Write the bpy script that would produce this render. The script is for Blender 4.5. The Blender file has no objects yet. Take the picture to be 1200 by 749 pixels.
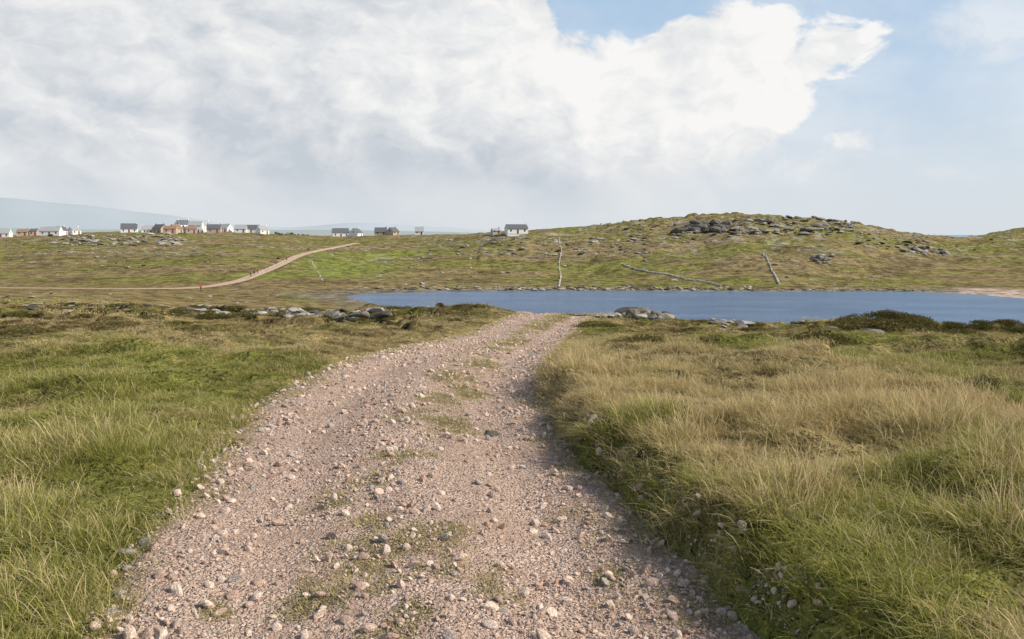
import bpy, math, random
import numpy as np
from mathutils import Vector
random.seed(3); rng=np.random.default_rng(7)
sc=bpy.context.scene
EYE=1.65; TH=math.atan(0.0995); WATER=-12.65
def vv(py): return math.tan(math.atan((374.5-py)/1000.)-TH)
# ---------------------------------------------------------------- noise
def _h(ix,iy,s):
    h=(ix.astype(np.int64)*374761393+iy.astype(np.int64)*668265263+s*1274126177)&0xffffffff
    h=((h^(h>>13))*1274126177)&0xffffffff
    h=h^(h>>16)
    return h/4294967295.0
def pn(x,y,s=0):
    ix=np.floor(x);iy=np.floor(y);fx=x-ix;fy=y-iy
    u=fx*fx*fx*(fx*(fx*6-15)+10);v=fy*fy*fy*(fy*(fy*6-15)+10)
    def g(a,b):
        an=_h(ix+a,iy+b,s)*6.2831853
        return np.cos(an)*(fx-a)+np.sin(an)*(fy-b)
    return ((g(0,0)*(1-u)+g(1,0)*u)*(1-v)+(g(0,1)*(1-u)+g(1,1)*u)*v)*1.5
def fbm(x,y,o=4,s=0):
    t=0;a=1.;n=0
    for i in range(o):
        t=t+a*pn(x,y,s+i*17);n+=a;a*=.5;x=x*2.03+5.1;y=y*2.03-3.7
    return t/n
def ss(a,b,x):
    t=np.clip((x-a)/(b-a),0,1);return t*t*(3-2*t)
# ---------------------------------------------------------------- terrain macro relief (surveyed profiles: distance, height)
COLS={
-500:[(12,.05),(20,375),(30,362),(42,356),(60,351),(90,346),(130,343),(180,340),(212,336),(260,324),(330,304),(420,288),(520,279),(650,277),(900,-3),(3000,-25)],
0:[(12,.05),(20,377),(30,364),(42,357),(60,352),(90,347),(130,343),(180,340),(212,336),(260,324),(330,304),(420,288),(520,278),(650,276),(900,-3),(3000,-25)],
150:[(12,.05),(20,382),(30,370),(42,362),(60,357),(90,351),(130,346),(180,342),(212,338),(260,322),(330,298),(420,281),(520,271),(650,272),(900,-3),(3000,-25)],
300:[(12,0),(20,387),(30,376),(38,373),(50,-3.8),(90,-8.5),(130,-11),(180,-12.0),(212,340),(260,318),(330,296),(420,282),(520,272),(650,275),(900,-3),(3000,-25)],
400:[(12,-.05),(20,387),(30,376),(38,372),(50,-3.8),(90,-9),(130,-11.5),(180,-12.3),(200,-12.8),(215,-12.3),(260,322),(330,300),(420,286),(520,278),(650,-2),(900,-6),(3000,-25)],
500:[(12,-.1),(20,393),(30,374),(36,369),(50,-3.8),(90,-8.5),(130,-11.2),(158,-12.4),(172,-13.4),(203,-13.4),(217,-12.2),(260,324),(330,305),(420,284),(480,274),(600,0),(900,-6),(3000,-25)],
600:[(12,-.15),(20,397),(29,367),(33,365),(38,-2.0),(50,-4.1),(90,-9),(120,-11.5),(150,-12.8),(170,-14),(205,-13.8),(221,-12.2),(260,325),(330,301),(400,273),(480,272),(600,0),(900,-6),(3000,-25)],
700:[(12,-.1),(20,393),(29,373),(40,371),(50,-4.2),(90,-9.5),(120,-12.4),(150,-14),(205,-13.8),(221,-12.2),(260,325),(330,298),(420,272),(480,265),(600,4),(900,-6),(3000,-25)],
800:[(12,-.05),(20,393),(30,382),(40,377),(50,-4.3),(90,-9.5),(115,-12.6),(150,-14),(205,-13.8),(219,-12.2),(260,322),(330,292),(420,262),(480,254),(560,10),(900,-6),(3000,-25)],
880:[(12,-.05),(20,394),(30,387),(42,382),(55,-5.2),(90,-10),(115,-13),(150,-14),(205,-13.8),(219,-12.2),(260,318),(330,285),(420,258),(470,251),(560,11),(900,-6),(3000,-25)],
930:[(12,-.05),(20,395),(30,388),(42,384),(55,-5.2),(90,-10),(115,-13),(150,-14),(205,-13.8),(219,-12.2),(260,318),(330,286),(420,261),(470,256),(560,8),(900,-6),(3000,-25)],
1000:[(12,0),(20,396),(30,391),(42,388),(55,-5.4),(90,-10.5),(115,-13),(150,-14),(205,-13.8),(219,-12.2),(260,320),(330,290),(420,270),(470,264),(560,3),(900,-8),(3000,-25)],
1080:[(12,0),(20,398),(30,394),(42,392),(55,-5.6),(90,-10.5),(115,-13),(150,-14),(200,-13.5),(217,-12.3),(260,324),(330,303),(420,283),(480,275),(560,-4),(700,-10),(900,-18),(3000,-25)],
1120:[(12,0),(20,399),(30,396),(42,394),(55,-5.7),(90,-10.5),(115,-13),(150,-14),(195,-13.3),(209,-12.5),(230,-12.1),(260,326),(330,306),(420,288),(480,282),(560,282),(660,281),(800,-10),(1000,-18),(3000,-25)],
1200:[(12,0),(20,401),(30,398),(42,397),(55,-5.9),(90,-11),(115,-13),(150,-14),(180,-13.1),(190,-12.5),(215,-12.15),(260,325),(330,304),(420,286),(520,272),(620,266),(800,2),(1200,-16),(3000,-25)],
1700:[(12,0),(20,401),(30,398),(42,397),(55,-5.9),(90,-11),(115,-13),(150,-14),(172,-13.0),(182,-12.5),(215,-12.0),(260,326),(330,304),(420,284),(520,264),(620,254),(800,6),(1200,-16),(3000,-25)],
}
ks=sorted(COLS); LG=np.linspace(math.log(1),math.log(3000),260); PX=np.arange(-500,1701,20.)
tab=np.zeros((len(ks),len(LG)))
for i,k in enumerate(ks):
    d=[1,8];z=[0,0]
    for a,b in COLS[k]:
        d.append(a);z.append(EYE+vv(b)*a if b>100 else b)
    tab[i]=np.interp(LG,np.log(d),z)
G=np.zeros((len(PX),len(LG)))
for j in range(len(LG)): G[:,j]=np.interp(PX,ks,tab[:,j])
def gs(A,sig,ax):
    r=int(sig*3)+1;k=np.exp(-.5*(np.arange(-r,r+1)/sig)**2);k/=k.sum()
    pad=[(0,0),(0,0)];pad[ax]=(r,r);B=np.pad(A,pad,mode='edge');o=np.zeros_like(A)
    for i,w in enumerate(k):
        o+=w*(B[i:i+A.shape[0]] if ax==0 else B[:,i:i+A.shape[1]])
    return o
G=gs(gs(G,1.3,0),1.3,1)
def polar(x,y):
    az=np.arctan2(x,y);c=np.clip(az,-.85,.85);r=np.hypot(x,y)
    return az,600+1000*np.tan(c),r*np.cos(c)
def base(x,y):
    az,px,d=polar(x,y)
    a=np.clip((px+500)/20,0,len(PX)-1.001);b=np.clip(np.log(np.maximum(d,1))/(LG[1]-LG[0]),0,len(LG)-1.001)
    i=a.astype(int);j=b.astype(int);fa=a-i;fb=b-j
    z=(G[i,j]*(1-fa)+G[i+1,j]*fa)*(1-fb)+(G[i,j+1]*(1-fa)+G[i+1,j+1]*fa)*fb
    return z*(1-ss(1.5,2.6,np.abs(az)))
# ---------------------------------------------------------------- track centre lines
TC=[(.9,-9),(.5,-4),(.2,0),(-.32,3.35),(-.5,4.4),(-.74,5.8),(-.95,7.3),(-1.0,8.9),(-.78,11.5),(-.45,15),(.0,19),(.9,25),(1.5,29),(1.6,32),(.7,35.5),(-2.2,39.5),(-8,47),(-15,60),(-22,80),(-27,105)]
TC2=[(-260,196),(-200,196),(-150,197),(-112,199),(-94,203),(-84,209),(-78,216),(-74.5,232),(-75,250),(-77,285),(-80,320),(-80,350),(-76,420)]
def catmull(P,n=6):
    P=[np.array(p,float) for p in P];o=[]
    for i in range(len(P)-1):
        p0=P[max(i-1,0)];p1=P[i];p2=P[i+1];p3=P[min(i+2,len(P)-1)]
        for k in range(n):
            t=k/n;o.append(.5*((2*p1)+(-p0+p2)*t+(2*p0-5*p1+4*p2-p3)*t*t+(-p0+3*p1-3*p2+p3)*t**3))
    o.append(P[-1]);return np.array(o)
TL=catmull(TC,5);TL2=catmull(TC2,5)
SEGS=list(zip(TL[:-1],TL[1:]))+list(zip(TL2[:-1],TL2[1:]))
def tracks(x,y):
    best=np.full(x.shape,1e9);sg=np.zeros(x.shape)
    for a,b in SEGS:
        dx,dy=b-a;L2=dx*dx+dy*dy
        m=np.nonzero((np.abs(x-(a[0]+b[0])/2)<4+abs(dx))&(np.abs(y-(a[1]+b[1])/2)<4+abs(dy)))[0]
        if not len(m): continue
        xm=x[m];ym=y[m]
        t=np.clip(((xm-a[0])*dx+(ym-a[1])*dy)/L2,0,1)
        ex=xm-a[0]-t*dx;ey=ym-a[1]-t*dy;dd=np.hypot(ex,ey)
        c=(ex*dy-ey*dx)>0
        bm=best[m];s=sg[m];k=dd<bm
        bm[k]=dd[k];s[k]=np.where(c[k],1,-1);best[m]=bm;sg[m]=s
    return np.minimum(best,50),sg
BUMPS=[(19,42,2.6,1.3,.8),(15.5,41,1.6,1.0,.45),(24,41,2.5,1.3,.65),(29,41,3,1.3,.5),(-3.0,33,2.4,2.2,.38),(-6.2,35,2,1.6,.22),(-9,35,1.6,.8,.3),(-12,36,2,.8,.25),(-15,34,2,.8,.25),(8,40.5,2.5,1,.12),(3.0,7.2,.9,1.3,.06),(-4.6,8.6,.6,.45,.18),(5.5,14,1.3,.9,.16),(7.5,12.5,1.2,.9,.17),(4.2,9.5,.8,.6,.13),(-5.5,12.5,1.,.7,.16),(-3.9,5.6,.5,.5,.08)]
def H(x,y,withtrack=True):
    x=np.atleast_1d(np.asarray(x,float));y=np.atleast_1d(np.asarray(y,float))
    az,px,d=polar(x,y);z=base(x,y)
    far=ss(150,260,d);mid=ss(30,90,d)*(1-far)
    n=(.13*fbm(x/5.5,y/5.5,3,1)+.26*np.abs(fbm(x/1.7,y/1.7,3,5))+.09*fbm(x/.55,y/.55,2,9)-.07)*(1-ss(60,120,d))
    n=n+.24*ss(14,24,d)*(1-ss(45,70,d))*np.where(px<520,1.,.5)*(ss(.05,.12,fbm(x/3.2,y/2.0,3,19))-.4)   # peat hags
    n=n+mid*.5*fbm(x/14,y/14,4,11)*ss(-12.4,-11.5,z)
    rg=1-np.abs(fbm(x/38,y/38,5,21))*2.2
    n=n+far*ss(-12.3,-9,z)*(2.0*fbm(x/55,y/55,3,31)+1.5*(rg-.55)+.5*fbm(x/7,y/7,3,41))*np.where(px<560,.6,1.)
    n=n+far*ss(-8,2,z)*ss(620,800,px)*(1.8*np.maximum(0,fbm(x/12,y/12,4,77))+1.2*ss(.05,.25,fbm(x/16,y/16,3,88))*ss(0,8,z))
    if withtrack:
        dist,sg=tracks(x,y)
        nf=(1-ss(45,80,d))
        rgt=sg>0
        jit=.22*fbm(x/.9,y/.9,3,61)
        bank=np.where(rgt,.32*ss(1.24,1.62,dist+jit)*nf*(1-.60*ss(8,18,d)),.09*ss(1.25,2.2,dist+jit)*nf)
        z=z+n*ss(1.2,2.6,dist)+bank-(1-ss(1.15,1.42,dist+jit))*(.07+.0012*d)
    else: z=z+n
    for bx,by,rx,ry,h in BUMPS:
        m=(np.abs(x-bx)<4*rx)&(np.abs(y-by)<4*ry)
        z[m]+=h*np.exp(-((x[m]-bx)/rx)**2-((y[m]-by)/ry)**2)
    return z
def greenness(x,y):
    az,px,d=polar(x,y)
    n1=fbm(x/6,y/6,4,101);n2=fbm(x/1.4,y/1.4,3,111)
    bias=-.10*ss(9,26,d)+.08*ss(9,3,d)+np.where(px>750,.05,-.02)
    return ss(-.20,.20,n1*1.0+n2*.6+bias)
def brownness(x,y,d): return ss(.0,.26,fbm(x/4,y/3.2,4,141))*ss(5,20,d)
def gcol(x,y,z,under=True):
    az,px,d=polar(x,y)
    n3=fbm(x/60,y/40,4,121);n4=fbm(x/14,y/10,4,131)
    Gc=np.array([.190,.195,.048]);T=np.array([.37,.29,.13]);B=np.array([.20,.14,.072]);O=np.array([.200,.192,.060]);LG_=np.array([.215,.255,.06])
    g=greenness(x,y)[:,None]
    c=Gc*g+T*(1-g)
    b=brownness(x,y,d)[:,None]*.65;c=c*(1-b)+B*b
    pe=((ss(-.02,.06,fbm(x/3.2,y/2.0,3,19))*(1-ss(.06,.13,fbm(x/3.2,y/2.0,3,19))))*ss(12,22,d)*(1-ss(45,70,d)))[:,None]*.85;c=c*(1-pe)+np.array([.065,.045,.028])*pe
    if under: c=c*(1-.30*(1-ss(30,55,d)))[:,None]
    f=ss(100,200,d)[:,None]
    gf=ss(-.3,.3,n3+n4*.7)[:,None];cf=O*gf+np.array([.25,.195,.10])*(1-gf)
    bf=ss(.0,.35,fbm(x/22,y/12,4,133))[:,None]*.7;cf=cf*(1-bf)+np.array([.130,.098,.055])*bf
    p=(ss(.0,.35,n3*.6+.4-np.hypot((px-395)/110,(z+8.5)/4.5)*.45)*(d>195))[:,None]*.75;cf=cf*(1-p)+LG_*p
    c=c*(1-f)+cf*f
    m=((px<330)*ss(45,80,d)*(1-ss(215,240,d))*.6)[:,None];c=c*(1-m)+np.array([.23,.17,.09])*m
    r=(ss(.10,.24,fbm(x/8,y/12,5,151)+.25*fbm(x/60,y/60,2,155)-.06)*ss(-10,-1,z)*ss(230,300,d)*.7*np.where(px>640,1.,.55))[:,None];c=c*(1-r)+np.array([.36,.33,.28])*r
    sh=((1-ss(-12.5,-12.0,z))*(z>-14)*ss(100,150,d))[:,None]*.8;c=c*(1-sh)+np.array([.22,.19,.15])*sh
    sd=(ss(1100,1140,px)*(1-ss(-12.3,-12.05,z))*ss(140,175,d))[:,None];c=c*(1-sd)+np.array([.46,.36,.29])*sd
    return c
# ---------------------------------------------------------------- node helpers
def newmat(name):
    m=bpy.data.materials.new(name);m.use_nodes=True;nt=m.node_tree;nt.nodes.clear()
    return m,NT(nt)
class NT:
    def __init__(s,nt): s.t=nt
    def n(s,typ,props=None,**inp):
        nd=s.t.nodes.new(typ)
        for k,v in (props or {}).items(): setattr(nd,k,v)
        for k,v in inp.items():
            key=k.replace('_',' ') if not k.startswith('i') or not k[1:].isdigit() else int(k[1:])
            so=nd.inputs[key]
            if hasattr(v,'is_output'): s.t.links.new(v,so)
            else: so.default_value=v
        return nd
    def m(s,op,a,b=0.,c=None,clamp=False):
        nd=s.t.nodes.new('ShaderNodeMath');nd.operation=op;nd.use_clamp=clamp
        for i,v in enumerate((a,b,c)):
            if v is None: continue
            if hasattr(v,'is_output'): s.t.links.new(v,nd.inputs[i])
            else: nd.inputs[i].default_value=v
        return nd.outputs[0]
    def mix(s,f,a,b,bt='MIX'):
        nd=s.t.nodes.new('ShaderNodeMix');nd.data_type='RGBA';nd.blend_type=bt
        for so,v in ((nd.inputs[0],f),(nd.inputs[6],a),(nd.inputs[7],b)):
            if hasattr(v,'is_output'): s.t.links.new(v,so)
            else: so.default_value=v if isinstance(v,(float,int)) else (*v,1)[:4]
        return nd.outputs[2]
    def mr(s,v,a,b,c=0.,d=1.,smooth=True):
        nd=s.t.nodes.new('ShaderNodeMapRange');nd.interpolation_type='SMOOTHSTEP' if smooth else 'LINEAR'
        s.t.links.new(v,nd.inputs[0])
        for i,q in zip((1,2,3,4),(a,b,c,d)): nd.inputs[i].default_value=q
        return nd.outputs[0]
    def noise(s,vec,scale,detail=4,rough=.55,dist=0.,dim='3D'):
        nd=s.t.nodes.new('ShaderNodeTexNoise');nd.noise_dimensions=dim
        s.t.links.new(vec,nd.inputs['Vector']);nd.inputs['Scale'].default_value=scale;nd.inputs['Detail'].default_value=detail
        nd.inputs['Roughness'].default_value=rough;nd.inputs['Distortion'].default_value=dist
        return nd.outputs['Fac']
    def link(s,a,b): s.t.links.new(a,b)
    def grey(s,k): return s.n('ShaderNodeCombineColor',Red=k,Green=k,Blue=k).outputs[0]
    def out(s,sh): 
        o=s.t.nodes.new('ShaderNodeOutputMaterial');s.t.links.new(sh,o.inputs[0])
def pbsdf(N,col,rough=.85,normal=None,spec=.3):
    p=N.n('ShaderNodeBsdfPrincipled')
    if hasattr(col,'is_output'): N.link(col,p.inputs['Base Color'])
    else: p.inputs['Base Color'].default_value=(*col,1)
    if hasattr(rough,'is_output'): N.link(rough,p.inputs['Roughness'])
    else: p.inputs['Roughness'].default_value=rough
    p.inputs['Specular IOR Level'].default_value=spec
    if normal is not None: N.link(normal,p.inputs['Normal'])
    return p.outputs[0]
def bump(N,h,st,dist):
    b=N.n('ShaderNodeBump',Strength=st,Distance=dist);N.link(h,b.inputs['Height']);return b.outputs[0]
def simple(name,col,rough=.8,var=.25,scale=3.,bst=.3,bd=.02):
    m,N=newmat(name);g=N.n('ShaderNodeTexCoord').outputs['Object']
    n=N.noise(g,scale,6,.6);c=N.mix(n,tuple(q*(1-var) for q in col),tuple(min(1,q*(1+var)) for q in col))
    N.out(pbsdf(N,c,rough,bump(N,n,bst,bd)));return m
# ---------------------------------------------------------------- ground mesh
def mkmesh(name,V,F,mat=None,smooth=True,link=True):
    me=bpy.data.meshes.new(name)
    if isinstance(F,np.ndarray):
        k=F.shape[1];me.vertices.add(len(V));me.vertices.foreach_set('co',np.asarray(V,np.float32).ravel())
        me.loops.add(F.size);me.loops.foreach_set('vertex_index',F.astype(np.int32).ravel())
        me.polygons.add(len(F));me.polygons.foreach_set('loop_start',np.arange(0,F.size,k,dtype=np.int32));me.polygons.foreach_set('loop_total',np.full(len(F),k,np.int32))
        me.update(calc_edges=True);me.validate()
    else: me.from_pydata([tuple(v) for v in V],[],F);me.update()
    me.polygons.foreach_set('use_smooth',np.full(len(me.polygons),smooth));
    if mat: me.materials.append(mat)
    ob=bpy.data.objects.new(name,me)
    if link: sc.collection.objects.link(ob)
    return ob
def addcol(me,name,c):
    a=me.attributes.new(name,'FLOAT_COLOR','POINT');b=np.ones((len(me.vertices),4),np.float32);b[:,:3]=c;a.data.foreach_set('color',b.ravel())
ang=np.concatenate([np.linspace(-math.pi,-.95,70)[:-1],np.linspace(-.95,-.62,90)[:-1],np.linspace(-.62,.62,850),np.linspace(.62,.95,90)[1:],np.linspace(.95,math.pi,70)[1:-1]])
rad=[.3];
while rad[-1]<3200:
    r=rad[-1];rad.append(r*(1.012 if r<600 else 1.03)+.004)
rad=np.array(rad);A,R=np.meshgrid(ang,rad)
X=(R*np.sin(A)).ravel();Y=(R*np.cos(A)).ravel();Z=H(X,Y)
na=len(ang);nr=len(rad)
i=np.arange(nr-1)[:,None]*na;j=np.arange(na)[None,:];j2=(j+1)%na
F=np.stack([i+j,i+j2,i+na+j2,i+na+j],-1).reshape(-1,4)[:, ::-1]
V=np.stack([X,Y,Z],1)
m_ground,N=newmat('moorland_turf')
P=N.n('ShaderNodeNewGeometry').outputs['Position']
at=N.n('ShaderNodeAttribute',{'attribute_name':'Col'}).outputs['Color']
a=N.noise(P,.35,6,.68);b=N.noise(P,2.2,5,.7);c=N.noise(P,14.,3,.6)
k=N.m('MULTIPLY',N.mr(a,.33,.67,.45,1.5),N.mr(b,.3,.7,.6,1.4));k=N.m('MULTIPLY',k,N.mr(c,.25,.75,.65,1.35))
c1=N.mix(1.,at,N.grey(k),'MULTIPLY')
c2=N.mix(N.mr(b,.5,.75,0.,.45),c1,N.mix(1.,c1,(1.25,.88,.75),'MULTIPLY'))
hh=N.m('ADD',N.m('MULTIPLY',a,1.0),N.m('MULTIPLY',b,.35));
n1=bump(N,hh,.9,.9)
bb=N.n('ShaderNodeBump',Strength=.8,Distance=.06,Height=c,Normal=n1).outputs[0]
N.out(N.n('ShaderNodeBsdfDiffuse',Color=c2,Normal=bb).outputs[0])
ground=mkmesh('ground',V,F,m_ground)
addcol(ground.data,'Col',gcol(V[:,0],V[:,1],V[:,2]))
# ---------------------------------------------------------------- track
m_tr,N=newmat('pink_granite_gravel')
P=N.n('ShaderNodeNewGeometry').outputs['Position'];at=N.n('ShaderNodeAttribute',{'attribute_name':'Col'});sep=N.n('ShaderNodeSeparateColor',Color=at.outputs['Color'])
wn=N.n('ShaderNodeTexNoise',Vector=P,Scale=25.,Detail=2.).outputs['Color']
Pw=N.n('ShaderNodeVectorMath',{'operation':'MULTIPLY_ADD'},i0=wn,i1=(.03,.03,.03),i2=P).outputs[0]
vo=N.n('ShaderNodeTexVoronoi',{'feature':'F1'},Vector=Pw,Scale=50.);vo2=N.n('ShaderNodeTexVoronoi',{'feature':'F1'},Vector=Pw,Scale=125.)
vc=N.n('ShaderNodeSeparateColor',Color=vo.outputs['Color']).outputs[0];vc2=N.n('ShaderNodeSeparateColor',Color=vo2.outputs['Color']).outputs[1]
n2=N.noise(P,9.,5,.7);n3=N.noise(P,1.8,6,.68)
dirt=N.mix(n2,(.48,.315,.23),(.70,.50,.39))
ce=N.mix(N.mr(vc,0,1,0,1,False),(.33,.22,.17),(.86,.67,.55));ce2=N.mix(vc2,(.40,.27,.20),(.82,.62,.50))
cc=N.mix(.5,ce,ce2);col=N.mix(N.mr(n3,.36,.6,.3,.95),dirt,cc)
kk=N.mr(n3,.3,.7,.76,1.16);col=N.mix(1.,col,N.grey(kk),'MULTIPLY')
org=N.mix(n2,(.18,.15,.07),(.30,.235,.12))
mk=N.m('ADD',sep.outputs[0],N.m('MULTIPLY',N.m('SUBTRACT',n2,.5),1.6));col=N.mix(N.mr(mk,.45,.8,0,.7),col,org)
vmask=N.mr(n3,.36,.6,.3,1.)
hb=N.m('ADD',N.m('MULTIPLY',N.m('MULTIPLY',vo.outputs['Distance'],-1.),vmask),N.m('MULTIPLY',n2,2.));
b1=bump(N,hb,1.,.03);b2=N.n('ShaderNodeBump',Strength=.6,Distance=.008,Height=vo2.outputs['Distance'],Normal=b1,).outputs[0]
N.out(N.n('ShaderNodeBsdfDiffuse',Color=col,Normal=b2).outputs[0])
W=np.linspace(-1.75,1.75,90)
def trackz(x,y,w):
    d=np.maximum(np.hypot(x,y),0)
    b=base(x,y)
    near=1-ss(60,120,d)
    prof=-.045*np.exp(-((np.abs(w)-.72)/.26)**2)+.03*np.exp(-(w/.3)**2)
    return b+near*(prof+.035*fbm(x/.6,y/.6,4,201)+.06*fbm(x/2.5,y/2.5,3,205))+.0007*d+.01-.16*ss(1.35,1.72,np.abs(w))
PATCH=[]
def px2near(px,py,z=0.):
    s=(374.5-py)/1000;d=(z-EYE)/vv(py);return (px-600)/1000/(math.cos(TH)+s*math.sin(TH))*d,d
for px,py,rr in [(430,665,.30),(470,650,.26),(400,690,.22),(360,690,.12),(445,620,.17),(575,695,.14),(525,500,.30),(470,542,.2),(385,592,.17),(800,700,.2),(815,725,.17),(470,742,.17),(435,573,.17),(520,670,.14),(440,700,.12),(735,680,.16),(520,640,.18),(350,705,.14),(515,470,.3),(530,440,.34),(560,420,.34),(545,455,.3),(680,605,.16),(250,715,.1)]:
    PATCH.append((*px2near(px,py),rr))
def gmask(x,y,w):
    c=.85*np.exp(-((w-.1)/.33)**2)*ss(-.25,.25,fbm(x/1.1,y/1.1,3,221))*ss(4.5,7.5,y)
    c=c+.75*ss(.95,1.4,np.abs(w)+.45*fbm(x/.7,y/.7,3,231))
    q=.75+.9*fbm(x/.25,y/.25,3,241)
    for a,b,r in PATCH:
        c=np.maximum(c,1.25*q*np.exp(-((x-a)/r)**2-((y-b)/(r*1.7))**2))
    c=c+ss(12,26,y)*.5*np.exp(-((w-.1)/.33)**2)
    return c
def strip(TLx):
    seg=np.hypot(*(np.diff(TLx,axis=0).T));S=np.concatenate([[0],np.cumsum(seg)])
    st=[0]
    while st[-1]<S[-1]:
        q=[np.interp(st[-1],S,TLx[:,k]) for k in (0,1)];yy=math.hypot(*q);st.append(st[-1]+.035+.011*yy*.6)
    st=np.array(st);cx=np.interp(st,S,TLx[:,0]);cy=np.interp(st,S,TLx[:,1])
    tx=np.gradient(cx);ty=np.gradient(cy);L=np.hypot(tx,ty);tx/=L;ty/=L
    XX=cx[:,None]+ty[:,None]*W;YY=cy[:,None]-tx[:,None]*W;wv=np.tile(W,len(st))
    ZZ=trackz(XX.ravel(),YY.ravel(),wv)
    nw=len(W);i=np.arange(len(st)-1)[:,None]*nw;j=np.arange(nw-1)[None,:]
    F=np.stack([i+j,i+j+1,i+nw+j+1,i+nw+j],-1).reshape(-1,4)
    tr=mkmesh('gravel_track',np.stack([XX.ravel(),YY.ravel(),ZZ],1),F,m_tr)
    gm=gmask(XX.ravel(),YY.ravel(),wv)
    addcol(tr.data,'Col',np.stack([gm,gm,gm],1))
strip(TL);strip(TL2)
# ---------------------------------------------------------------- instancing
def templ(name,objs):
    c=bpy.data.collections.new(name)
    for o in objs: c.objects.link(o)
    return c
def scatter(name,Pt,Ro,Sc,Ix,coll,col=None):
    n=len(Pt);me=bpy.data.meshes.new(name);me.vertices.add(n);me.vertices.foreach_set('co',np.asarray(Pt,np.float32).ravel())
    for nm,dat in (('rot',Ro),('scl',Sc)):
        a=me.attributes.new(nm,'FLOAT_VECTOR','POINT');a.data.foreach_set('vector',np.asarray(dat,np.float32).ravel())
    a=me.attributes.new('idx','INT','POINT');a.data.foreach_set('value',np.asarray(Ix,np.int32))
    if col is not None: addcol(me,'tcol',col)
    ob=bpy.data.objects.new(name,me);sc.collection.objects.link(ob)
    t=bpy.data.node_groups.new(name+'_gn','GeometryNodeTree')
    t.interface.new_socket('Geometry',in_out='INPUT',socket_type='NodeSocketGeometry');t.interface.new_socket('Geometry',in_out='OUTPUT',socket_type='NodeSocketGeometry')
    gi=t.nodes.new('NodeGroupInput');go=t.nodes.new('NodeGroupOutput');ip=t.nodes.new('GeometryNodeInstanceOnPoints');ci=t.nodes.new('GeometryNodeCollectionInfo')
    ci.inputs[0].default_value=coll;ci.inputs['Separate Children'].default_value=True;ci.inputs['Reset Children'].default_value=True
    def na_(nm,ty):
        q=t.nodes.new('GeometryNodeInputNamedAttribute');q.data_type=ty;q.inputs[0].default_value=nm;return q.outputs[0]
    l=t.links.new
    l(gi.outputs[0],ip.inputs['Points']);l(ci.outputs[0],ip.inputs['Instance']);ip.inputs['Pick Instance'].default_value=True
    l(na_('idx','INT'),ip.inputs['Instance Index']);l(na_('rot','FLOAT_VECTOR'),ip.inputs['Rotation']);l(na_('scl','FLOAT_VECTOR'),ip.inputs['Scale'])
    l(ip.outputs[0],go.inputs[0])
    md=ob.modifiers.new('scatter','NODES');md.node_group=t
    return ob
m_gr,N=newmat('grass_blades')
tc=N.n('ShaderNodeAttribute',{'attribute_name':'tcol','attribute_type':'INSTANCER'}).outputs['Color']
bl=N.n('ShaderNodeSeparateColor',Color=N.n('ShaderNodeAttribute',{'attribute_name':'bl'}).outputs['Color'])
hgt,rnd,rn2=bl.outputs[0],bl.outputs[1],bl.outputs[2]
ts=N.n('ShaderNodeSeparateColor',Color=tc)
gr=ts.outputs[0]
green=N.mix(rn2,(.17,.195,.032),(.37,.37,.085));tan=N.mix(rn2,(.43,.325,.145),(.76,.61,.35));brn=N.mix(rn2,(.19,.12,.055),(.32,.215,.11))
dead=N.m('LESS_THAN',gr,rnd)
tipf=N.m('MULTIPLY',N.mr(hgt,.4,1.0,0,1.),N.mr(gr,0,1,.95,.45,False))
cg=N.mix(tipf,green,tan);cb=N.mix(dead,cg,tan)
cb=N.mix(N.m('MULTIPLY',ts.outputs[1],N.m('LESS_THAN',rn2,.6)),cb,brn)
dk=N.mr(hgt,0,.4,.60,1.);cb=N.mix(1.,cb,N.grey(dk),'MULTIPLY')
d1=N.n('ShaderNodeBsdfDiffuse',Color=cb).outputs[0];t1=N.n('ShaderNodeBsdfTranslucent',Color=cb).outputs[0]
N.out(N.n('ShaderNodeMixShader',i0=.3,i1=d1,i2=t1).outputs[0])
def tuft(name,nb,rad_,h0,h1,w,lean,seed,seeds=0,spread=1.0):
    r=np.random.default_rng(seed);V=[];F=[];C=[]
    for k in range(nb):
        a=r.uniform(0,6.283);q=rad_*math.sqrt(r.uniform());bx,by=q*math.cos(a),q*math.sin(a)
        h=r.uniform(h0,h1);wd=w*r.uniform(.6,1.2)
        la=a+r.normal(0,.9);lx=math.cos(la)*spread*r.uniform(.2,1)-lean*r.uniform(.3,1.4);ly=math.sin(la)*spread*r.uniform(.2,1)
        fa=r.uniform(0,3.14);sx,sy=math.cos(fa)*wd/2,math.sin(fa)*wd/2
        rn=r.uniform();r2=r.uniform();stalk=k<seeds
        if stalk: h*=1.4;sx*=.45;sy*=.45;rn=1.;lx*=.5;ly*=.5;r2=r.uniform(.5,1)
        b=len(V);lv=[0,.35,.7,1.]
        for t in lv:
            cx_=bx+lx*h*t**1.6;cy_=by+ly*h*t**1.6;cz=h*(t-.46*min(1.5,(lx*lx+ly*ly)**.5)*t*t)
            f=(1-.35*t) if t<1 else .12
            if stalk and t>.6: f=2.2 if t<1 else 1.
            V+= [(cx_-sx*f,cy_-sy*f,cz-.015),(cx_+sx*f,cy_+sy*f,cz-.015)];C+=[(t,rn,r2)]*2
        for q in range(3): F.append((b+2*q,b+2*q+1,b+2*q+3,b+2*q+2))
    o=mkmesh(name,np.array(V),np.array(F),m_gr,True,False);addcol(o.data,'bl',np.array(C));return o
T=[tuft('tuft_%02d'%k,44,.10,.07,.17,.0036,.55,10+k,2,1.+.3*(k%2)) for k in range(4)]
T+=[tuft('tuft_%02d'%(4+k),44,.20,.055,.15,.0075,.55,20+k,1,1.3) for k in range(3)]
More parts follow.
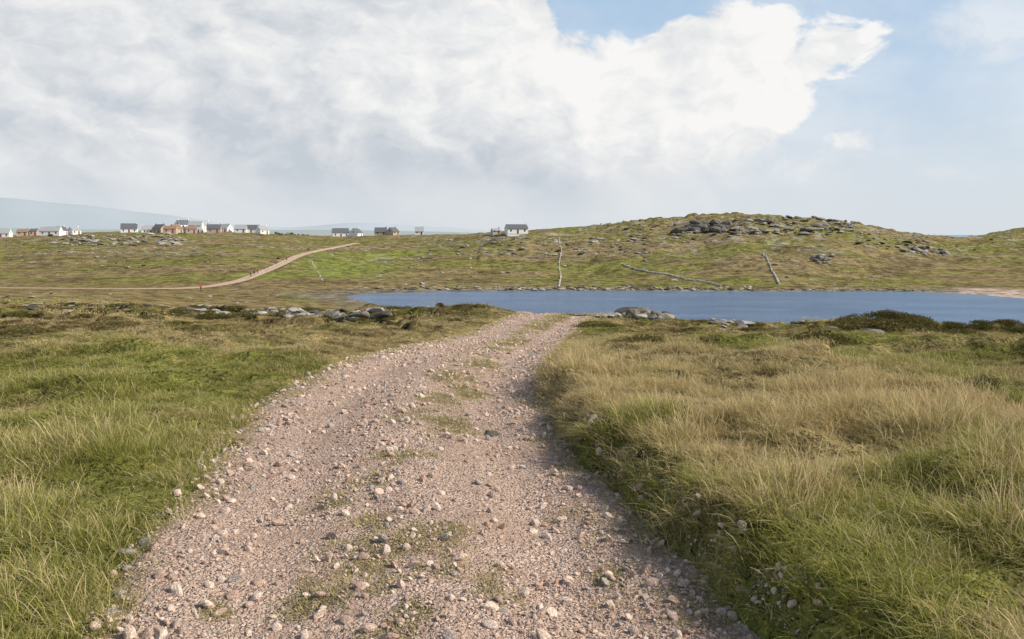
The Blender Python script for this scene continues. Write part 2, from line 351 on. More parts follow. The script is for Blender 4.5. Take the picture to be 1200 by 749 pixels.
T+=[tuft('tuft_%02d'%(7+k),44,.40,.06,.15,.018,.5,30+k,1,1.2) for k in range(3)]
T+=[tuft('tuft_%02d'%(10+k),40,.055,.015,.045,.004,.1,40+k,0) for k in range(2)]
gcoll=templ('grass_tufts',T)
def ring(r0,r1,dens,a0=-.66,a1=.66):
    n=int(dens*(a1-a0)*(r1*r1-r0*r0)/2);r=np.sqrt(rng.uniform(r0*r0,r1*r1,n));a=rng.uniform(a0,a1,n);return r*np.sin(a),r*np.cos(a)
gx=[];gy=[];gi=[];gsz=[]
for r0,r1,den,lo,hi in [(1.5,8,215,0,4),(8,13,95,0,4),(8,13,22,4,7),(13,25,42,4,7),(25,48,12,7,10)]:
    x,y=ring(r0,r1,den);gx.append(x);gy.append(y);gi.append(rng.integers(lo,hi,len(x)));gsz.append(np.ones(len(x)))
x,y=ring(48,100,1.6,-.66,0.0);gx.append(x);gy.append(y);gi.append(rng.integers(7,10,len(x)));gsz.append(np.ones(len(x))*1.3)
x=np.concatenate(gx);y=np.concatenate(gy);ii=np.concatenate(gi);sz=np.concatenate(gsz)
dist,sg=tracks(x,y)
jit=.22*fbm(x/.9,y/.9,3,61)
lp=.4*fbm(x/2.6,y/2.6,3,301)+.6*fbm(x/.8,y/.8,2,311)
keep=(dist+jit>np.where(sg>0,1.27,1.33)+rng.uniform(-.16,.2,len(x)))&(rng.uniform(0,1,len(x))<.60+.6*ss(-.3,.15,lp)+(dist<2.2)*.4)
x,y,ii,sz,dist,sg,lp=[q[keep] for q in (x,y,ii,sz,dist,sg,lp)]
z=H(x,y)
az,px,dd=polar(x,y)
ln=.38+.95*ss(-.22,.35,lp)
ln=ln*np.where((sg>0),1+.55*np.exp(-((dist-1.7)/.7)**2)*(1-.6*ss(6,14,dd))+.22*(1-ss(3.5,6,dd)),1.)*np.where((sg<0)&(dist<2.0),.7,1.)
ln=ln*(1-.55*ss(5,14,dd))
sz=sz*(.6+.4*ln)*rng.uniform(.75,1.25,len(x))
hz=sz/(.6+.4*ln)*ln*rng.uniform(.75,1.15,len(x))
g=greenness(x,y)*.80+.11+.3*fbm(x/.5,y/.5,2,333)+rng.uniform(-.12,.12,len(x))
br=brownness(x,y,dd)*.85
col=np.stack([np.clip(g,0,1),br,np.zeros_like(g)],1)
rot=np.stack([rng.normal(0,.12,len(x)),rng.normal(0,.12,len(x)),rng.normal(0,.9,len(x))+.3],1)
gp=np.stack([x,y,z-.01],1);gs_=np.stack([sz,sz,hz],1)
n=80000;x=rng.uniform(-4,3,n);y=rng.uniform(2,30,n);dist,sg=tracks(x,y);k=dist<1.5;x,y,dist,sg=x[k],y[k],dist[k],sg[k]
w=dist*sg;gm=gmask(x,y,w);k=(gm+rng.uniform(-.35,.35,len(x))>.56)
x,y,w=x[k],y[k],w[k];zz=trackz(x,y,w)
n=len(x);s=rng.uniform(.6,1.4,n)*(1+.03*y)
gp=np.vstack([gp,np.stack([x,y,zz-.005],1)]);gs_=np.vstack([gs_,np.stack([s,s,s*rng.uniform(.5,1.2,n)],1)]);ii=np.concatenate([ii,rng.integers(10,12,n)])
rot=np.vstack([rot,np.stack([np.zeros(n),np.zeros(n),rng.uniform(0,6.28,n)],1)]);col=np.vstack([col,np.stack([rng.uniform(.5,.95,n),np.zeros(n),np.zeros(n)],1)])
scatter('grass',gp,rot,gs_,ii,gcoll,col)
# ---------------------------------------------------------------- rocks
def rock(name,sub,seed,mat,flat=.6,cuts=7,smooth=False):
    import bmesh
    r=np.random.default_rng(seed);bm=bmesh.new();bmesh.ops.create_icosphere(bm,subdivisions=sub,radius=.5)
    for k in range(cuts):
        nrm=Vector(r.normal(0,1,3)).normalized();off=r.uniform(.24,.42)
        for v in bm.verts:
            q=v.co.dot(nrm)
            if q>off: v.co-=nrm*(q-off)*.92
    co=np.array([v.co[:] for v in bm.verts]);nn=fbm(co[:,0]*4+seed,co[:,1]*4+co[:,2]*3,3,seed)
    for v,q in zip(bm.verts,nn): v.co*=1+.12*q;v.co.z*=flat
    me=bpy.data.meshes.new(name);bm.to_mesh(me);bm.free();me.materials.append(mat)
    me.polygons.foreach_set('use_smooth',np.full(len(me.polygons),smooth));return bpy.data.objects.new(name,me)
def rockmat(name,A,B_,C,sc_=6.):
    m,N=newmat(name);o=N.n('ShaderNodeObjectInfo').outputs['Random'];g=N.n('ShaderNodeTexCoord').outputs['Object']
    n=N.noise(g,sc_,4,.65)
    c=N.mix(N.mr(o,.2,.8),A,B_);c=N.mix(N.mr(N.m('FRACT',N.m('MULTIPLY',o,17.3)),.8,.95),c,C)
    k=N.mr(n,.3,.7,.62,1.3);c=N.mix(1.,c,N.grey(k),'MULTIPLY')
    N.out(N.n('ShaderNodeBsdfDiffuse',Color=c,Normal=bump(N,n,.5,.05)).outputs[0]);return m
m_peb=rockmat('pink_granite_pebble',(.52,.365,.285),(.78,.61,.50),(.42,.37,.345))
m_bld=rockmat('lichened_granite',(.29,.265,.23),(.44,.40,.355),(.20,.185,.165))
m_dark=rockmat('weathered_crag',(.12,.11,.095),(.19,.17,.145),(.10,.09,.08))
m_wall=rockmat('dry_stone',(.46,.44,.40),(.60,.58,.53),(.36,.34,.31))
pc=templ('pebbles',[rock('pebble_%d'%k,2,50+k,m_peb,.62,6) for k in range(6)])
n=300000;x=rng.uniform(-4,3.2,n);u=rng.uniform(0,1,n);y=2.4*(32/2.4)**u;dist,sg=tracks(x,y)
edge=np.exp(-((dist-1.15)/.3)**2)+.5*np.exp(-(dist/.3)**2);keep=(dist<1.5)&(rng.uniform(0,1,n)<.22+.42*edge+.5*ss(0,.25,fbm(x/.8,y/.8,3,401)))
x,y,dist,sg=x[keep],y[keep],dist[keep],sg[keep];n=len(x)
w=dist*sg;z=np.where(dist<1.35,trackz(x,y,w),np.maximum(H(x,y),trackz(x,y,w)))
s=.005+.006*rng.pareto(2.45,n);s=np.clip(s*(1+.06*y),.004,.062)
scatter('gravel',np.stack([x,y,z+s*.13],1),rng.uniform(0,6.28,(n,3))*[.15,.15,1],np.stack([s*rng.uniform(.9,1.6,n),s,s*rng.uniform(.8,1.2,n)],1),rng.integers(0,6,n),pc)
bc=templ('boulders_src',[rock('boulder_%d'%k,3,80+k,m_bld,.7,9) for k in range(6)]+[rock('crag_%d'%k,3,90+k,m_dark,.8,10) for k in range(3)])
bp=[];bs=[];bi=[]
LD=np.exp(np.linspace(math.log(2.),math.log(900),1500))
def onray(px,py,dmin=3.):
    s=(374.5-py)/1000;k=(px-600)/1000/(math.cos(TH)+s*math.sin(TH))
    d=LD[LD>=dmin];hz=H(k*d,d,False);ray=EYE+vv(py)*d
    q=np.nonzero(hz>=ray)[0]
    j=q[0] if len(q) and d[q[0]]>dmin*1.02 or (len(q) and dmin<25) else int(np.argmax((hz-EYE)/d*(d<600)-9*(d>=600)))
    if dmin<50 and d[j]>60: j=int(np.argmax(np.where(d<48,(hz-EYE)/d,-9)))
    X_,Y_=float(k*d[j]),float(d[j])
    return X_,Y_,float(H(X_,Y_)[0]) if dmin<100 else float(hz[j])
def addb(px,py,size,dmin=3.,fl=.7,crag=False):
    x,y,z=onray(px,py,dmin);bp.append((x,y,z+size*fl*.16));bs.append((size*random.uniform(.9,1.6),size,size*fl));bi.append(random.randint(6,8) if crag else random.randint(0,5))
for px,py,s in [(146,648,.11),(172,640,.13),(577,513,.2),(600,508,.12),(627,531,.12),(303,716,.09),(610,692,.06),(459,633,.05),(365,552,.07),(305,500,.12),(700,640,.05),(770,712,.05),(595,470,.1),(455,712,.08),(540,608,.06),(327,652,.06)]:
    addb(px,py,s,2.5,.5,py in(513,508,712))
def cluster(px0,px1,py0,py1,n,s0,s1,dmin,fl=.6,crag=0.):
    for _ in range(n):
        addb(random.uniform(px0,px1),random.uniform(py0,py1),s0*(s1/s0)**(random.random()**1.6),dmin,fl,random.random()<crag)
cluster(330,455,370,381,85,.15,.7,24,.7,.35);cluster(195,330,362,378,65,.15,.55,24,.5,.4);cluster(30,200,358,372,30,.15,.5,24,.45,.3)
cluster(735,790,370,379,55,.25,.8,24,.85,.2);cluster(700,740,374,379,8,.2,.4,24);cluster(835,860,378,384,12,.3,.6,24);cluster(800,1040,381,396,34,.15,.6,24,.5,.3);cluster(1010,1050,398,404,9,.3,.7,24,.4)
cluster(640,700,376,384,8,.15,.35,24);cluster(0,330,342,356,40,.3,1.1,60,.5,.2)
for _ in range(200): addb(random.uniform(425,880),random.uniform(337,340.5),random.uniform(.6,1.7),200,.6,random.random()<.3)
for _ in range(60): addb(random.uniform(880,1110),random.uniform(339,341.5),random.uniform(.4,1.2),195,.5,random.random()<.3)
cluster(60,215,275,289,190,.9,4.4,230,.55,.1);cluster(20,120,282,296,40,.7,2.4,230,.4);cluster(318,362,268,276,34,1.2,4.,300,.7,.3);cluster(0,420,285,315,110,.5,2.2,230,.45,.2)
cluster(795,852,263,274,46,2.5,7.,300,.7,.9);cluster(860,1000,255,276,240,1.,5.,300,.5,.15);cluster(955,975,300,312,14,1.4,3.6,230,.8)
cluster(1060,1112,290,300,34,1.2,4.2,230,.6);cluster(1000,1090,272,292,80,.9,3.4,230,.5,.2);cluster(500,760,280,300,190,.6,2.9,230,.5,.2);cluster(440,1050,295,335,220,.4,1.9,222,.5)
cluster(690,880,256,285,180,.7,3.2,260,.5,.3);cluster(1100,1200,273,300,50,.7,2.6,230,.4)
n=len(bp);scatter('boulders',bp,rng.uniform(-.3,.3,(n,3))+np.stack([np.zeros(n),np.zeros(n),rng.uniform(0,6.28,n)],1),bs,bi,bc)
# ---------------------------------------------------------------- stone walls
wc=templ('wall_src',[rock('wallstone_%d'%k,2,120+k,m_wall,.8,8) for k in range(5)])
def wall(pts,h=1.0,gap=0.,sp=.36,name='stone_wall',sz=.42):
    P_=[];S_=[]
    for (x0,y0),(x1,y1) in zip(pts[:-1],pts[1:]):
        L=math.hypot(x1-x0,y1-y0);n=int(L/sp);nx,ny=-(y1-y0)/L,(x1-x0)/L
        t=(np.arange(n)+.5)/n;bx=x0+(x1-x0)*t;by=y0+(y1-y0)*t
        hz=H(bx,by);g=fbm(bx/6,by/6,3,500)
        for k in range(n):
            if g[k]<gap-.5: continue
            hh=h*(.75+.6*g[k]);m=max(1,int(round(hh/.28)))
            for l in range(m):
                o=random.uniform(-.1,.1);P_.append((bx[k]+nx*o,by[k]+ny*o,hz[k]+.08+l*.26));s=random.uniform(.75,1.25)*sz;S_.append((s*1.2,s,s*.9))
    n=len(P_);R_=np.zeros((n,3));R_[:,2]=rng.uniform(0,6.28,n);R_[:,0]=rng.normal(0,.15,n)
    scatter(name,P_,R_,S_,rng.integers(0,5,n),wc)
def rp(px,py,dm=218): 
    a=onray(px,py,dm);return (a[0],a[1])
wall([rp(655,337),rp(657,325),rp(655,308),rp(658,292),rp(654,278)],.55,.2,.4,sz=.4)
wall([rp(728,310),rp(760,320),rp(800,327),rp(845,336)],.7)
wall([rp(894,298),rp(903,313),rp(913,334)],.6,.2,.42,sz=.42)
wall([rp(500,287),rp(560,284),rp(640,281)],.6,.3)
wall([rp(440,304),rp(520,302),rp(640,301)],.5,.4)
wall([rp(660,300),rp(740,296),rp(830,300)],.5,.4)
wall([rp(365,305),rp(372,318),rp(378,330)],.25,.5,.5,sz=.35)
wall([rp(5,300),rp(120,296),rp(240,297)],.5,.4)
wall([rp(300,290),rp(400,292),rp(500,289)],.4,.4)
# ---------------------------------------------------------------- heather / rushes clumps
m_he,N=newmat('heather_foliage');o=N.n('ShaderNodeAttribute',{'attribute_name':'bl'}).outputs['Color'];sp=N.n('ShaderNodeSeparateColor',Color=o)
c=N.mix(sp.outputs[1],(.06,.065,.022),(.19,.17,.055));c=N.mix(N.m('GREATER_THAN',sp.outputs[2],.75),c,(.19,.12,.06))
N.out(N.n('ShaderNodeMixShader',i0=.25,i1=N.n('ShaderNodeBsdfDiffuse',Color=c).outputs[0],i2=N.n('ShaderNodeBsdfTranslucent',Color=c).outputs[0]).outputs[0])
def heath(name,seed):
    r=np.random.default_rng(seed);V=[];F=[];C=[]
    for k in range(900):
        p=r.normal(0,1,3);p/=np.linalg.norm(p);p*=r.uniform(.35,1.)**.6*.5;p[2]=abs(p[2])*.75;p*=1+.3*float(fbm(np.array([p[0]*5]),np.array([p[1]*5+seed]),2,seed)[0])
        a=r.normal(0,1,3);a/=np.linalg.norm(a);b=np.cross(a,r.normal(0,1,3));b/=np.linalg.norm(b);l=r.uniform(.02,.055);w=l*.35
        q=len(V);V+=[p-a*l,p+b*w,p+a*l,p-b*w];F.append((q,q+1,q+2,q+3));C+=[(p[2],r.uniform(),r.uniform())]*4
    o=mkmesh(name,np.array(V),np.array(F),m_he,False,False);addcol(o.data,'bl',np.array(C));return o
hc=templ('heather_src',[heath('heather_%d'%k,k+5) for k in range(3)])
hp=[];hs=[]
def addh(px,py,s,fl=.7,dmin=8):
    x,y,z=onray(px,py,dmin);hp.append((x,y,z-.05*s));hs.append((s*random.uniform(.9,1.6),s,s*fl))
for _ in range(100): addh(random.uniform(985,1085),random.uniform(380,397),random.uniform(.5,1.4),.7,25)
for _ in range(60): addh(random.uniform(1110,1215),random.uniform(388,404),random.uniform(.4,1.2),.55,25)
for _ in range(90): addh(random.uniform(190,480),random.uniform(362,382),random.uniform(.4,1.1),.4,24)
for _ in range(44): addh(random.uniform(640,980),random.uniform(376,396),random.uniform(.3,.9),.35,20)
for _ in range(60): addh(random.uniform(0,240),random.uniform(358,400),random.uniform(.3,1.),.3,14)
for _ in range(60):
    py=380+120*random.random()**1.7;s=random.uniform(.5,1.1)*9/(py-270)*2.2;addh(random.uniform(700,1220),py,s,.35,6)
for px,py,s in [(958,410,.8),(970,408,.6),(1155,460,.35),(1150,462,.3),(757,427,.45)]: addh(px,py,s,.8,6)
n=len(hp);R_=np.zeros((n,3));R_[:,2]=rng.uniform(0,6.28,n);scatter('heather_bushes',hp,R_,hs,rng.integers(0,3,n),hc)
# ---------------------------------------------------------------- water (lake and sea)
m_w,N=newmat('water');P=N.n('ShaderNodeNewGeometry').outputs['Position']
mp=N.n('ShaderNodeMapping',Vector=P);mp.inputs['Scale'].default_value=(.45,1.3,1);mp.inputs['Rotation'].default_value=(0,0,.25)
w1=N.noise(mp.outputs[0],1.2,4,.65);w2=N.noise(mp.outputs[0],.12,3,.5)
b=bump(N,N.m('ADD',w1,N.m('MULTIPLY',w2,.8)),.9,.7)
cw=N.mix(N.mr(w2,.3,.7),(.050,.120,.245),(.09,.175,.32))
p=N.n('ShaderNodeBsdfPrincipled',Normal=b);N.link(cw,p.inputs['Base Color']);p.inputs['Roughness'].default_value=.2;p.inputs['IOR'].default_value=1.33
N.out(p.outputs[0])
rw=np.array([20,60,120,240,500,1500,6000,40000.]);aw=np.linspace(0,2*math.pi,97)[:-1]
V=[(0,0,WATER)]+[(r*math.sin(a),r*math.cos(a),WATER) for r in rw for a in aw];F=[(0,1+(k+1)%96,1+k) for k in range(96)]
for q in range(len(rw)-1):
    for k in range(96): a=1+q*96+k;b_=1+q*96+(k+1)%96;F.append((a,b_,b_+96,a+96))
mkmesh('lake_water',V,F,m_w)
# ---------------------------------------------------------------- mountains
def mount(name,prof,dist,colr,seed):
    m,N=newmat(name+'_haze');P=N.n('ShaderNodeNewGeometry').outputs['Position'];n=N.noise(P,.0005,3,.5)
    N.out(pbsdf(N,N.mix(n,tuple(q*.96 for q in colr),tuple(q*1.04 for q in colr)),1.,None,0.))  # pale bluish base colour has the distance haze painted in
    xs=[p[0] for p in prof];n_=160;V=[];F=[]
    px=np.linspace(xs[0],xs[-1],n_);h=np.interp(px,xs,[(275-p[1])/1000*dist for p in prof]);h=np.maximum(0,gs(h[None,:],4,1)[0])
    rows=[0,.3,.6,.85,1.,.6,0];off=[-.35,-.22,-.12,-.04,0,.1,.2]
    for r_,o in zip(rows,off):
        for k in range(n_):
            d=dist*(1+o);V.append(((px[k]-600)/1000*d,d,WATER-2+h[k]*r_+(14 if r_==1. else 0)))
    for q in range(6):
        for k in range(n_-1): F.append((q*n_+k,q*n_+k+1,(q+1)*n_+k+1,(q+1)*n_+k))
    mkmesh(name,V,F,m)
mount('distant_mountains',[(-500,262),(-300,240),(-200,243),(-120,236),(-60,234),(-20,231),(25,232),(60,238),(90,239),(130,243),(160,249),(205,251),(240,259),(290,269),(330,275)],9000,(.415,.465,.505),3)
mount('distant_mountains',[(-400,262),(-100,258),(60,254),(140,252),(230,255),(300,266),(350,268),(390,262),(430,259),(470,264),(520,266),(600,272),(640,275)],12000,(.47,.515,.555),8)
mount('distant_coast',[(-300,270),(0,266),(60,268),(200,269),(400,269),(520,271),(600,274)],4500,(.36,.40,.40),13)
# ---------------------------------------------------------------- houses
m_white=simple('white_render',(.84,.83,.80),.8,.04,1.5,.1,.01);m_slate=simple('slate_roof',(.13,.135,.15),.6,.2,4.,.3,.02);m_stone=simple('rubble_stone',(.50,.40,.31),.9,.3,2.5,.5,.05)
m_glass=simple('window_glass',(.05,.06,.07),.15,.1);m_door=simple('painted_door',(.25,.06,.05),.5,.1);m_trim=simple('grey_trim',(.45,.45,.45),.7,.1);m_rust=simple('rusty_roof',(.30,.18,.12),.8,.3,2.);m_lroof=simple('pale_roof',(.36,.36,.37),.7,.15,2.)
hr_=random.Random(5)
def boxm(V,F,x0,x1,y0,y1,z0,z1):
    b=len(V);V+=[(x0,y0,z0),(x1,y0,z0),(x1,y1,z0),(x0,y1,z0),(x0,y0,z1),(x1,y0,z1),(x1,y1,z1),(x0,y1,z1)]
    F+=[(b,b+3,b+2,b+1),(b+4,b+5,b+6,b+7),(b,b+1,b+5,b+4),(b+1,b+2,b+6,b+5),(b+2,b+3,b+7,b+6),(b+3,b,b+4,b+7)]
def house(px,d,L,D=6.,e=2.6,rh=2.4,rot=0.,kind='white_cottage',wm=None,rm=None,dz=0):
    x=(px-600)/1000*d;z=float(H(x,d)[0])+dz;wm=wm or m_white;rm=rm or m_slate
    em=bpy.data.objects.new(kind,None);sc.collection.objects.link(em);em.location=(x,d,z);em.rotation_euler=(0,0,rot)
    def part(n,V,F,m):
        o=mkmesh(n,V,F,m,False);o.parent=em;return o
    l,w=L/2,D/2
    V=[(-l,-w,-1.2),(l,-w,-1.2),(l,w,-1.2),(-l,w,-1.2),(-l,-w,e),(l,-w,e),(l,w,e),(-l,w,e),(-l,0,e+rh),(l,0,e+rh)]
    part('walls',V,[(0,1,5,4),(1,2,6,9,5),(2,3,7,6),(3,0,4,8,7),(4,5,9,8),(6,7,8,9)],wm)
    V=[];F=[];o=.25;t=.12;sl=rh/w
    for s in (-1,1):
        b=len(V);ye=s*(w+o);ze=e-o*sl+.05
        for xx in (-l-o*.3,l+o*.3): V+=[(xx,ye,ze),(xx,0,e+rh+.05),(xx,0,e+rh+.05+t),(xx,ye,ze+t)]
        F+=[(b,b+1,b+2,b+3),(b+7,b+6,b+5,b+4),(b,b+4,b+5,b+1),(b+3,b+2,b+6,b+7),(b,b+3,b+7,b+4),(b+1,b+5,b+6,b+2)]
    part('roof',V,F,rm)
    V=[];F=[]
    ch=hr_.choice([(-1,),(1,),(-1,1)]) if L>6 else (1,)
    for c_ in ch: xx=c_*(l-.4);boxm(V,F,xx-.3,xx+.3,-.25,.25,e+rh-.6,e+rh+.65);boxm(V,F,xx-.34,xx+.34,-.29,.29,e+rh+.653,e+rh+.75)
    part('chimney',V,F,wm)
    V=[];F=[];nwin=max(2,int(L/3))
    for s in (-1,1):
        for k in range(nwin):
            xx=-l+L*(k+.5)/nwin
            if s==-1 and k==nwin//2: continue
            boxm(V,F,xx-.38,xx+.38,s*w-.03,s*w+.03,1.05,2.05)
            if e>4: boxm(V,F,xx-.38,xx+.38,s*w-.03,s*w+.03,3.2,4.2)
    for s in (-1,1): boxm(V,F,s*l-.03,s*l+.03,-.35,.35,e+.1,e+.9)
    part('windows',V,F,m_glass)
    V=[];F=[];xx=-l+L*(nwin//2+.5)/nwin;boxm(V,F,xx-.42,xx+.42,-w-.04,-w+.02,.02,2.05);part('door',V,F,m_door)
    V=[];F=[]
    boxm(V,F,-l,l,-w-.02,-w+.01,-.3,0);part('plinth',V,F,m_trim)
    return em
SC=dict(kind='stone_cottage',wm=m_stone)
house(6,505,9,rot=.2,rm=m_lroof);house(-14,515,8,rot=-.2);house(30,512,6,rm=m_rust,rot=.3,e=2.2,rh=1.6,**SC)
house(63,500,11,rot=.1,rm=m_lroof);house(74,520,6,rot=1.3);house(90,508,5,rot=.9,rh=1.8,rm=m_lroof);house(43,515,4,rot=.3,rh=1.4,**SC)
house(154,505,9,rot=.35,rh=2.9);house(176,515,7,rot=.3,rm=m_lroof);house(190,510,7,rot=-.4,**SC)
house(202,490,7,rot=.2,rh=1.5,rm=m_rust,**SC);house(217,520,8,rot=1.0,e=4.8,rh=2.6);house(232,516,8,rot=.1,e=4.8,rh=2.4,rm=m_lroof);house(242,525,7,rot=1.2,e=4.2,rm=m_lroof)
house(253,515,8,rot=.2,**SC);house(266,522,7,rot=-.3,rm=m_lroof);house(208,508,6,rot=1.1,rm=m_rust,**SC);house(226,500,6,rot=.4,rh=1.4,rm=m_rust,**SC)
house(284,520,7,rot=.2,e=2.3,rm=m_lroof);house(297,525,9,rot=.1,e=2.3);house(309,520,6,rot=.8,rm=m_lroof)
house(400,525,10,rot=.3,rh=2.6,e=2.8);house(418,522,6,rot=1.2,rh=2.6);house(447,500,7,rot=.1,e=2.2,**SC);house(461,495,5,rot=.9,e=2.,**SC);house(492,490,5,rot=.1,e=2.,rm=m_lroof)
house(605,405,10,rot=.25,rh=1.9,e=2.4,dz=.2);house(581,415,4,D=3.5,rot=.3,e=1.7,rh=1.0,kind='stone_shed',wm=m_trim,rm=m_lroof)
# ---------------------------------------------------------------- walkers
def walker(px,py,jacket,trous,face,ph,dmin=190,sc_=1.):
    x,y,z=onray(px,py,dmin);z=float(H(x,y)[0])+.1
    m,N=newmat('walker_clothes');O=N.n('ShaderNodeTexCoord').outputs['Object'];s=N.n('ShaderNodeSeparateXYZ',Vector=O);zz=s.outputs[2];ax=N.m('ABSOLUTE',s.outputs[0])
    c=N.mix(N.m('GREATER_THAN',zz,.09),(.05,.04,.03),trous);c=N.mix(N.m('GREATER_THAN',zz,.86),c,jacket)
    arm=N.m('MULTIPLY',N.m('GREATER_THAN',ax,.215),N.m('GREATER_THAN',zz,.6));c=N.mix(arm,c,jacket)
    hand=N.m('MULTIPLY',arm,N.m('LESS_THAN',zz,.84));c=N.mix(hand,c,(.5,.3,.22));c=N.mix(N.m('GREATER_THAN',zz,1.46),c,(.5,.3,.22));
    hair=N.m('MULTIPLY',N.m('GREATER_THAN',zz,1.6),N.m('GREATER_THAN',N.m('ADD',s.outputs[1],N.m('MULTIPLY',N.m('SUBTRACT',zz,1.6),.9)),.0));c=N.mix(hair,c,(.06,.04,.025));N.out(pbsdf(N,c,.8))
    st=.32*ph
    J=[((0,0,.95),.15),((0,0,1.15),.135),((0,0,1.36),.16),((0,.0,1.48),.06),((0,-.02,1.6),.095),((0,-.02,1.68),.09),((0,-.11,1.6),.02)]
    E=[(0,1),(1,2),(2,3),(3,4),(4,5),(4,6)]
    def add(p,r,par): J.append((p,r));E.append((par,len(J)-1));return len(J)-1
    for sd,f in ((-1,1),(1,-1)):
        h=add((sd*.1,0,.9),.105,0);k=add((sd*.1,-st*.55*f-.04,.5),.07,h);a=add((sd*.1,-st*.9*f+.02,.1),.045,k);add((sd*.11,-st*.9*f-.13,.05),.04,a)
        q=add((sd*.19,0,1.38),.07,2);el=add((sd*.25,st*.35*f+.02,1.12),.048,q);wr=add((sd*.26,st*.6*f-.04,.86),.032,el);pa=add((sd*.26,st*.65*f-.05,.79),.036,wr)
        for q_,(o,l) in enumerate(((-.03,.075),(-.012,.09),(.008,.085),(.026,.07))): add((sd*.26+.0,st*.65*f-.05+o,.76-l),.010,pa)
        add((sd*.235,st*.65*f-.1,.76),.012,pa)
    me=bpy.data.meshes.new('walker');me.from_pydata([j[0] for j in J],E,[]);me.materials.append(m)
    ob=bpy.data.objects.new('walking_person',me);sc.collection.objects.link(ob)
    md=ob.modifiers.new('skin','SKIN')
    for v,j in zip(me.skin_vertices[0].data,J): v.radius=(j[1],j[1]*(.75 if j[1]>.12 else 1))
    me.skin_vertices[0].data[0].use_root=True
    sb=ob.modifiers.new('sub','SUBSURF');sb.levels=1;sb.render_levels=1
    ob.location=(x,y,z+.03);ob.rotation_euler=(0,0,face);ob.scale=(sc_,)*3
red=(.6,.03,.02)
walker(232,343,red,(.06,.06,.08),.6,1);walker(235.5,342,(.65,.06,.03),(.05,.05,.06),.3,-1)
walker(294,325,(.5,.05,.04),(.05,.05,.07),2.8,1);walker(298,323,(.04,.05,.10),(.05,.05,.05),2.9,-1);walker(302,321.5,(.55,.08,.05),(.07,.06,.05),2.8,1);walker(336,304,(.3,.05,.05),(.05,.05,.06),2.8,1)
# ---------------------------------------------------------------- sky
wd=bpy.data.worlds.new('World');sc.world=wd;wd.use_nodes=True;wd.node_tree.nodes.clear();N=NT(wd.node_tree)
SE,SA=math.radians(37),math.radians(98)
sky=N.n('ShaderNodeTexSky',{'sky_type':'NISHITA','sun_disc':False,'sun_elevation':SE,'sun_rotation':SA,'air_density':1.,'dust_density':1.,'ozone_density':1.})
D=N.n('ShaderNodeTexCoord').outputs['Generated'];s=N.n('ShaderNodeSeparateXYZ',Vector=D);x_,y_,z_=s.outputs
u=N.m('ARCTAN2',x_,y_);hr=N.m('SQRT',N.m('ADD',N.m('MULTIPLY',x_,x_),N.m('MULTIPLY',y_,y_)));v=N.m('DIVIDE',z_,N.m('MAXIMUM',hr,.02));v=N.m('MINIMUM',v,3.)
uv=N.n('ShaderNodeCombineXYZ',X=u,Y=N.m('MULTIPLY',v,1.5),Z=3.7).outputs[0]
def offs(dx,dy):
    return N.n('ShaderNodeVectorMath',{'operation':'ADD'},i0=uv,i1=(dx,dy,0)).outputs[0]
warp=N.n('ShaderNodeTexNoise',Vector=uv,Scale=13.,Detail=3.).outputs['Color']
wv_=N.n('ShaderNodeVectorMath',{'operation':'SCALE'},i0=N.n('ShaderNodeVectorMath',{'operation':'SUBTRACT'},i0=warp,i1=(.5,.5,.5)).outputs[0]);wv_.inputs['Scale'].default_value=.075
def cl(dx,dy,det):
    q=N.n('ShaderNodeVectorMath',{'operation':'ADD'},i0=offs(dx,dy),i1=wv_.outputs[0]).outputs[0]
    return N.noise(q,7.5,det,.57)
n0=cl(0,0,8);n1=cl(.018,.020,6);n2=N.noise(offs(.08,.07),2.4,2,.5);n3=N.noise(uv,2.4,2,.5)
fc=N.n('ShaderNodeFloatCurve');cv=fc.mapping.curves[0]
def az(px): return (math.atan((px-600)/1000)+1.4)/2.8
pts=[(0,.15),(.15,.5),(az(150),.95),(az(570),.95),(az(630),.66),(az(665),.47),(az(720),.44),(az(790),.48),(az(870),.47),(az(950),.46),(az(1000),.43),(az(1100),.38),(1,.3)]
cv.points[0].location=pts[0];cv.points[1].location=pts[-1]
for p_ in pts[1:-1]: cv.points.new(*p_)
fc.mapping.use_clip=False;fc.mapping.update()
N.link(N.m('DIVIDE',N.m('ADD',u,1.4),2.8,clamp=True),fc.inputs['Value']);top=N.m('MULTIPLY',fc.outputs[0],.5)
umax=N.mr(v,.05,.20,.25,.38,False)
f0=N.m('MINIMUM',N.m('SUBTRACT',top,v),N.m('MULTIPLY',N.m('SUBTRACT',umax,u),.9))
f=N.m('ADD',f0,N.m('MULTIPLY',N.m('SUBTRACT',n0,.475),.24))
soft=N.mr(v,.06,.13,.11,.016)
nd=N.t.nodes.new('ShaderNodeMapRange');nd.interpolation_type='SMOOTHSTEP';N.link(f,nd.inputs[0]);N.link(N.m('MULTIPLY',soft,-.7),nd.inputs[1]);N.link(soft,nd.inputs[2]);mask=nd.outputs[0]
def blob(pxc,pyc,ru,rv,amp,sf=.7):
    uc=math.atan((pxc-600)/1000);vc=(275-pyc)/1000*math.cos(uc)
    a=N.m('POWER',N.m('DIVIDE',N.m('SUBTRACT',u,uc),ru),2.);b=N.m('POWER',N.m('DIVIDE',N.m('SUBTRACT',v,vc),rv),2.)
    e=N.m('SUBTRACT',1.,N.m('SQRT',N.m('ADD',a,b)))
    return N.m('MULTIPLY',N.mr(N.m('ADD',e,N.m('MULTIPLY',N.m('SUBTRACT',n0,.47),2.6)),0.,sf),amp)
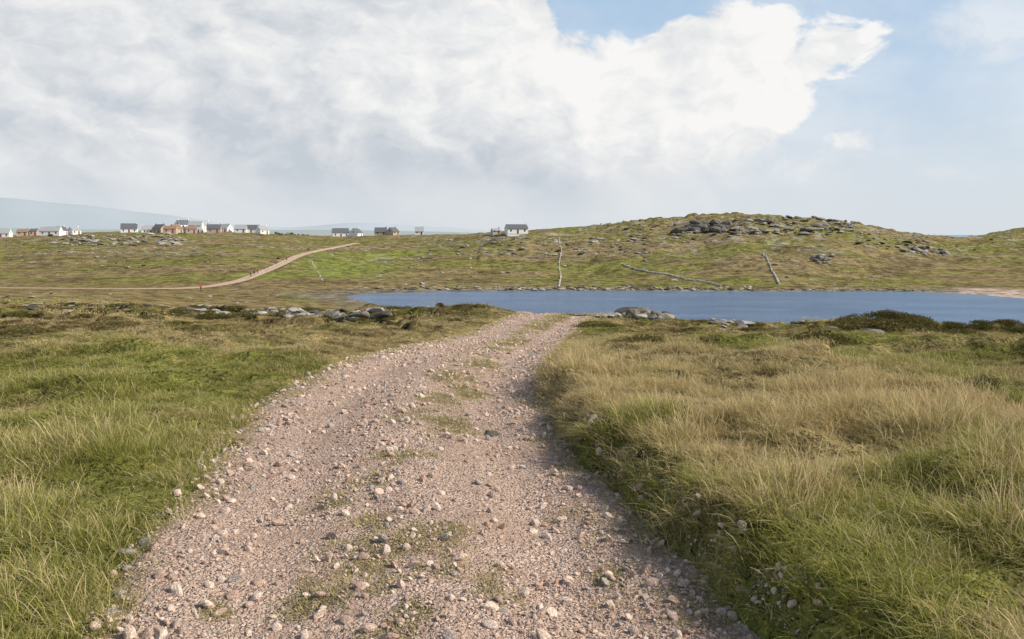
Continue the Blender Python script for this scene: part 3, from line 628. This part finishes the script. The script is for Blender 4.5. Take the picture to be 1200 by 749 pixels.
bsum=N.m('MAXIMUM',blob(985,165,.036,.022,.85,.6),blob(940,200,.07,.030,.7,1.0));bsum=N.m('MAXIMUM',bsum,blob(1165,40,.10,.05,.6,1.2));bsum=N.m('MAXIMUM',bsum,blob(1085,205,.07,.018,.45,1.2))
wis=N.noise(offs(.3,.9),2.6,5,.6);wmask=N.mr(wis,.45,.72,0,.4)
mask=N.m('MAXIMUM',mask,N.m('MAXIMUM',wmask,bsum))
rel=N.m('SUBTRACT',n0,n1);rel2=N.m('SUBTRACT',n3,n2)  # cloud lighting baked into the colour: noise offset toward the sun
hv=N.mr(v,.03,.17,-.16,.06);rightb=N.mr(u,-.25,.15,-.12,.16)
sh=N.m('ADD',N.m('ADD',.60,N.m('MULTIPLY',rel,N.mr(v,.03,.12,.6,3.0))),N.m('MULTIPLY',rel2,1.9));sh=N.m('ADD',N.m('ADD',sh,hv),rightb);sh=N.m('MINIMUM',N.m('MAXIMUM',sh,0),1.)
ccol=N.mix(sh,(.56,.61,.67),(.94,.93,.915))
hazec=N.mix(N.mr(v,0.,.26),(.71,.77,.82),(.44,.625,.85))
skyb=N.n('ShaderNodeBackground',Color=sky.outputs[0],Strength=.085);hz=N.n('ShaderNodeBackground',Color=hazec,Strength=1.)
hzf=N.mr(v,0.1,.9,.92,.15)
base_=N.n('ShaderNodeMixShader',i0=hzf,i1=skyb.outputs[0],i2=hz.outputs[0]).outputs[0]
cb=N.n('ShaderNodeBackground',Color=ccol,Strength=1.).outputs[0]
mf=N.m('MULTIPLY',mask,N.mr(v,-.01,.08,.25,1.))
fin=N.n('ShaderNodeMixShader',i0=mf,i1=base_,i2=cb).outputs[0]
o=N.t.nodes.new('ShaderNodeOutputWorld');N.link(fin,o.inputs[0])
sun=bpy.data.lights.new('sun','SUN');sun.energy=5.0;sun.angle=math.radians(.5);sun.color=(1,.93,.80);so=bpy.data.objects.new('sun',sun);sc.collection.objects.link(so)
dirv=Vector((math.sin(SA)*math.cos(SE),math.cos(SA)*math.cos(SE),math.sin(SE)));so.rotation_euler=dirv.to_track_quat('Z','Y').to_euler()
cam=bpy.data.cameras.new('camera');cam.lens=30;cam.sensor_width=36;cam.clip_end=100000;cam.clip_start=.05;co=bpy.data.objects.new('camera',cam);sc.collection.objects.link(co)
co.location=(0,0,EYE);co.rotation_euler=(math.pi/2-TH,0,0);sc.camera=co
sc.view_settings.view_transform='Standard';sc.view_settings.look='None';sc.view_settings.exposure=0
print('done')
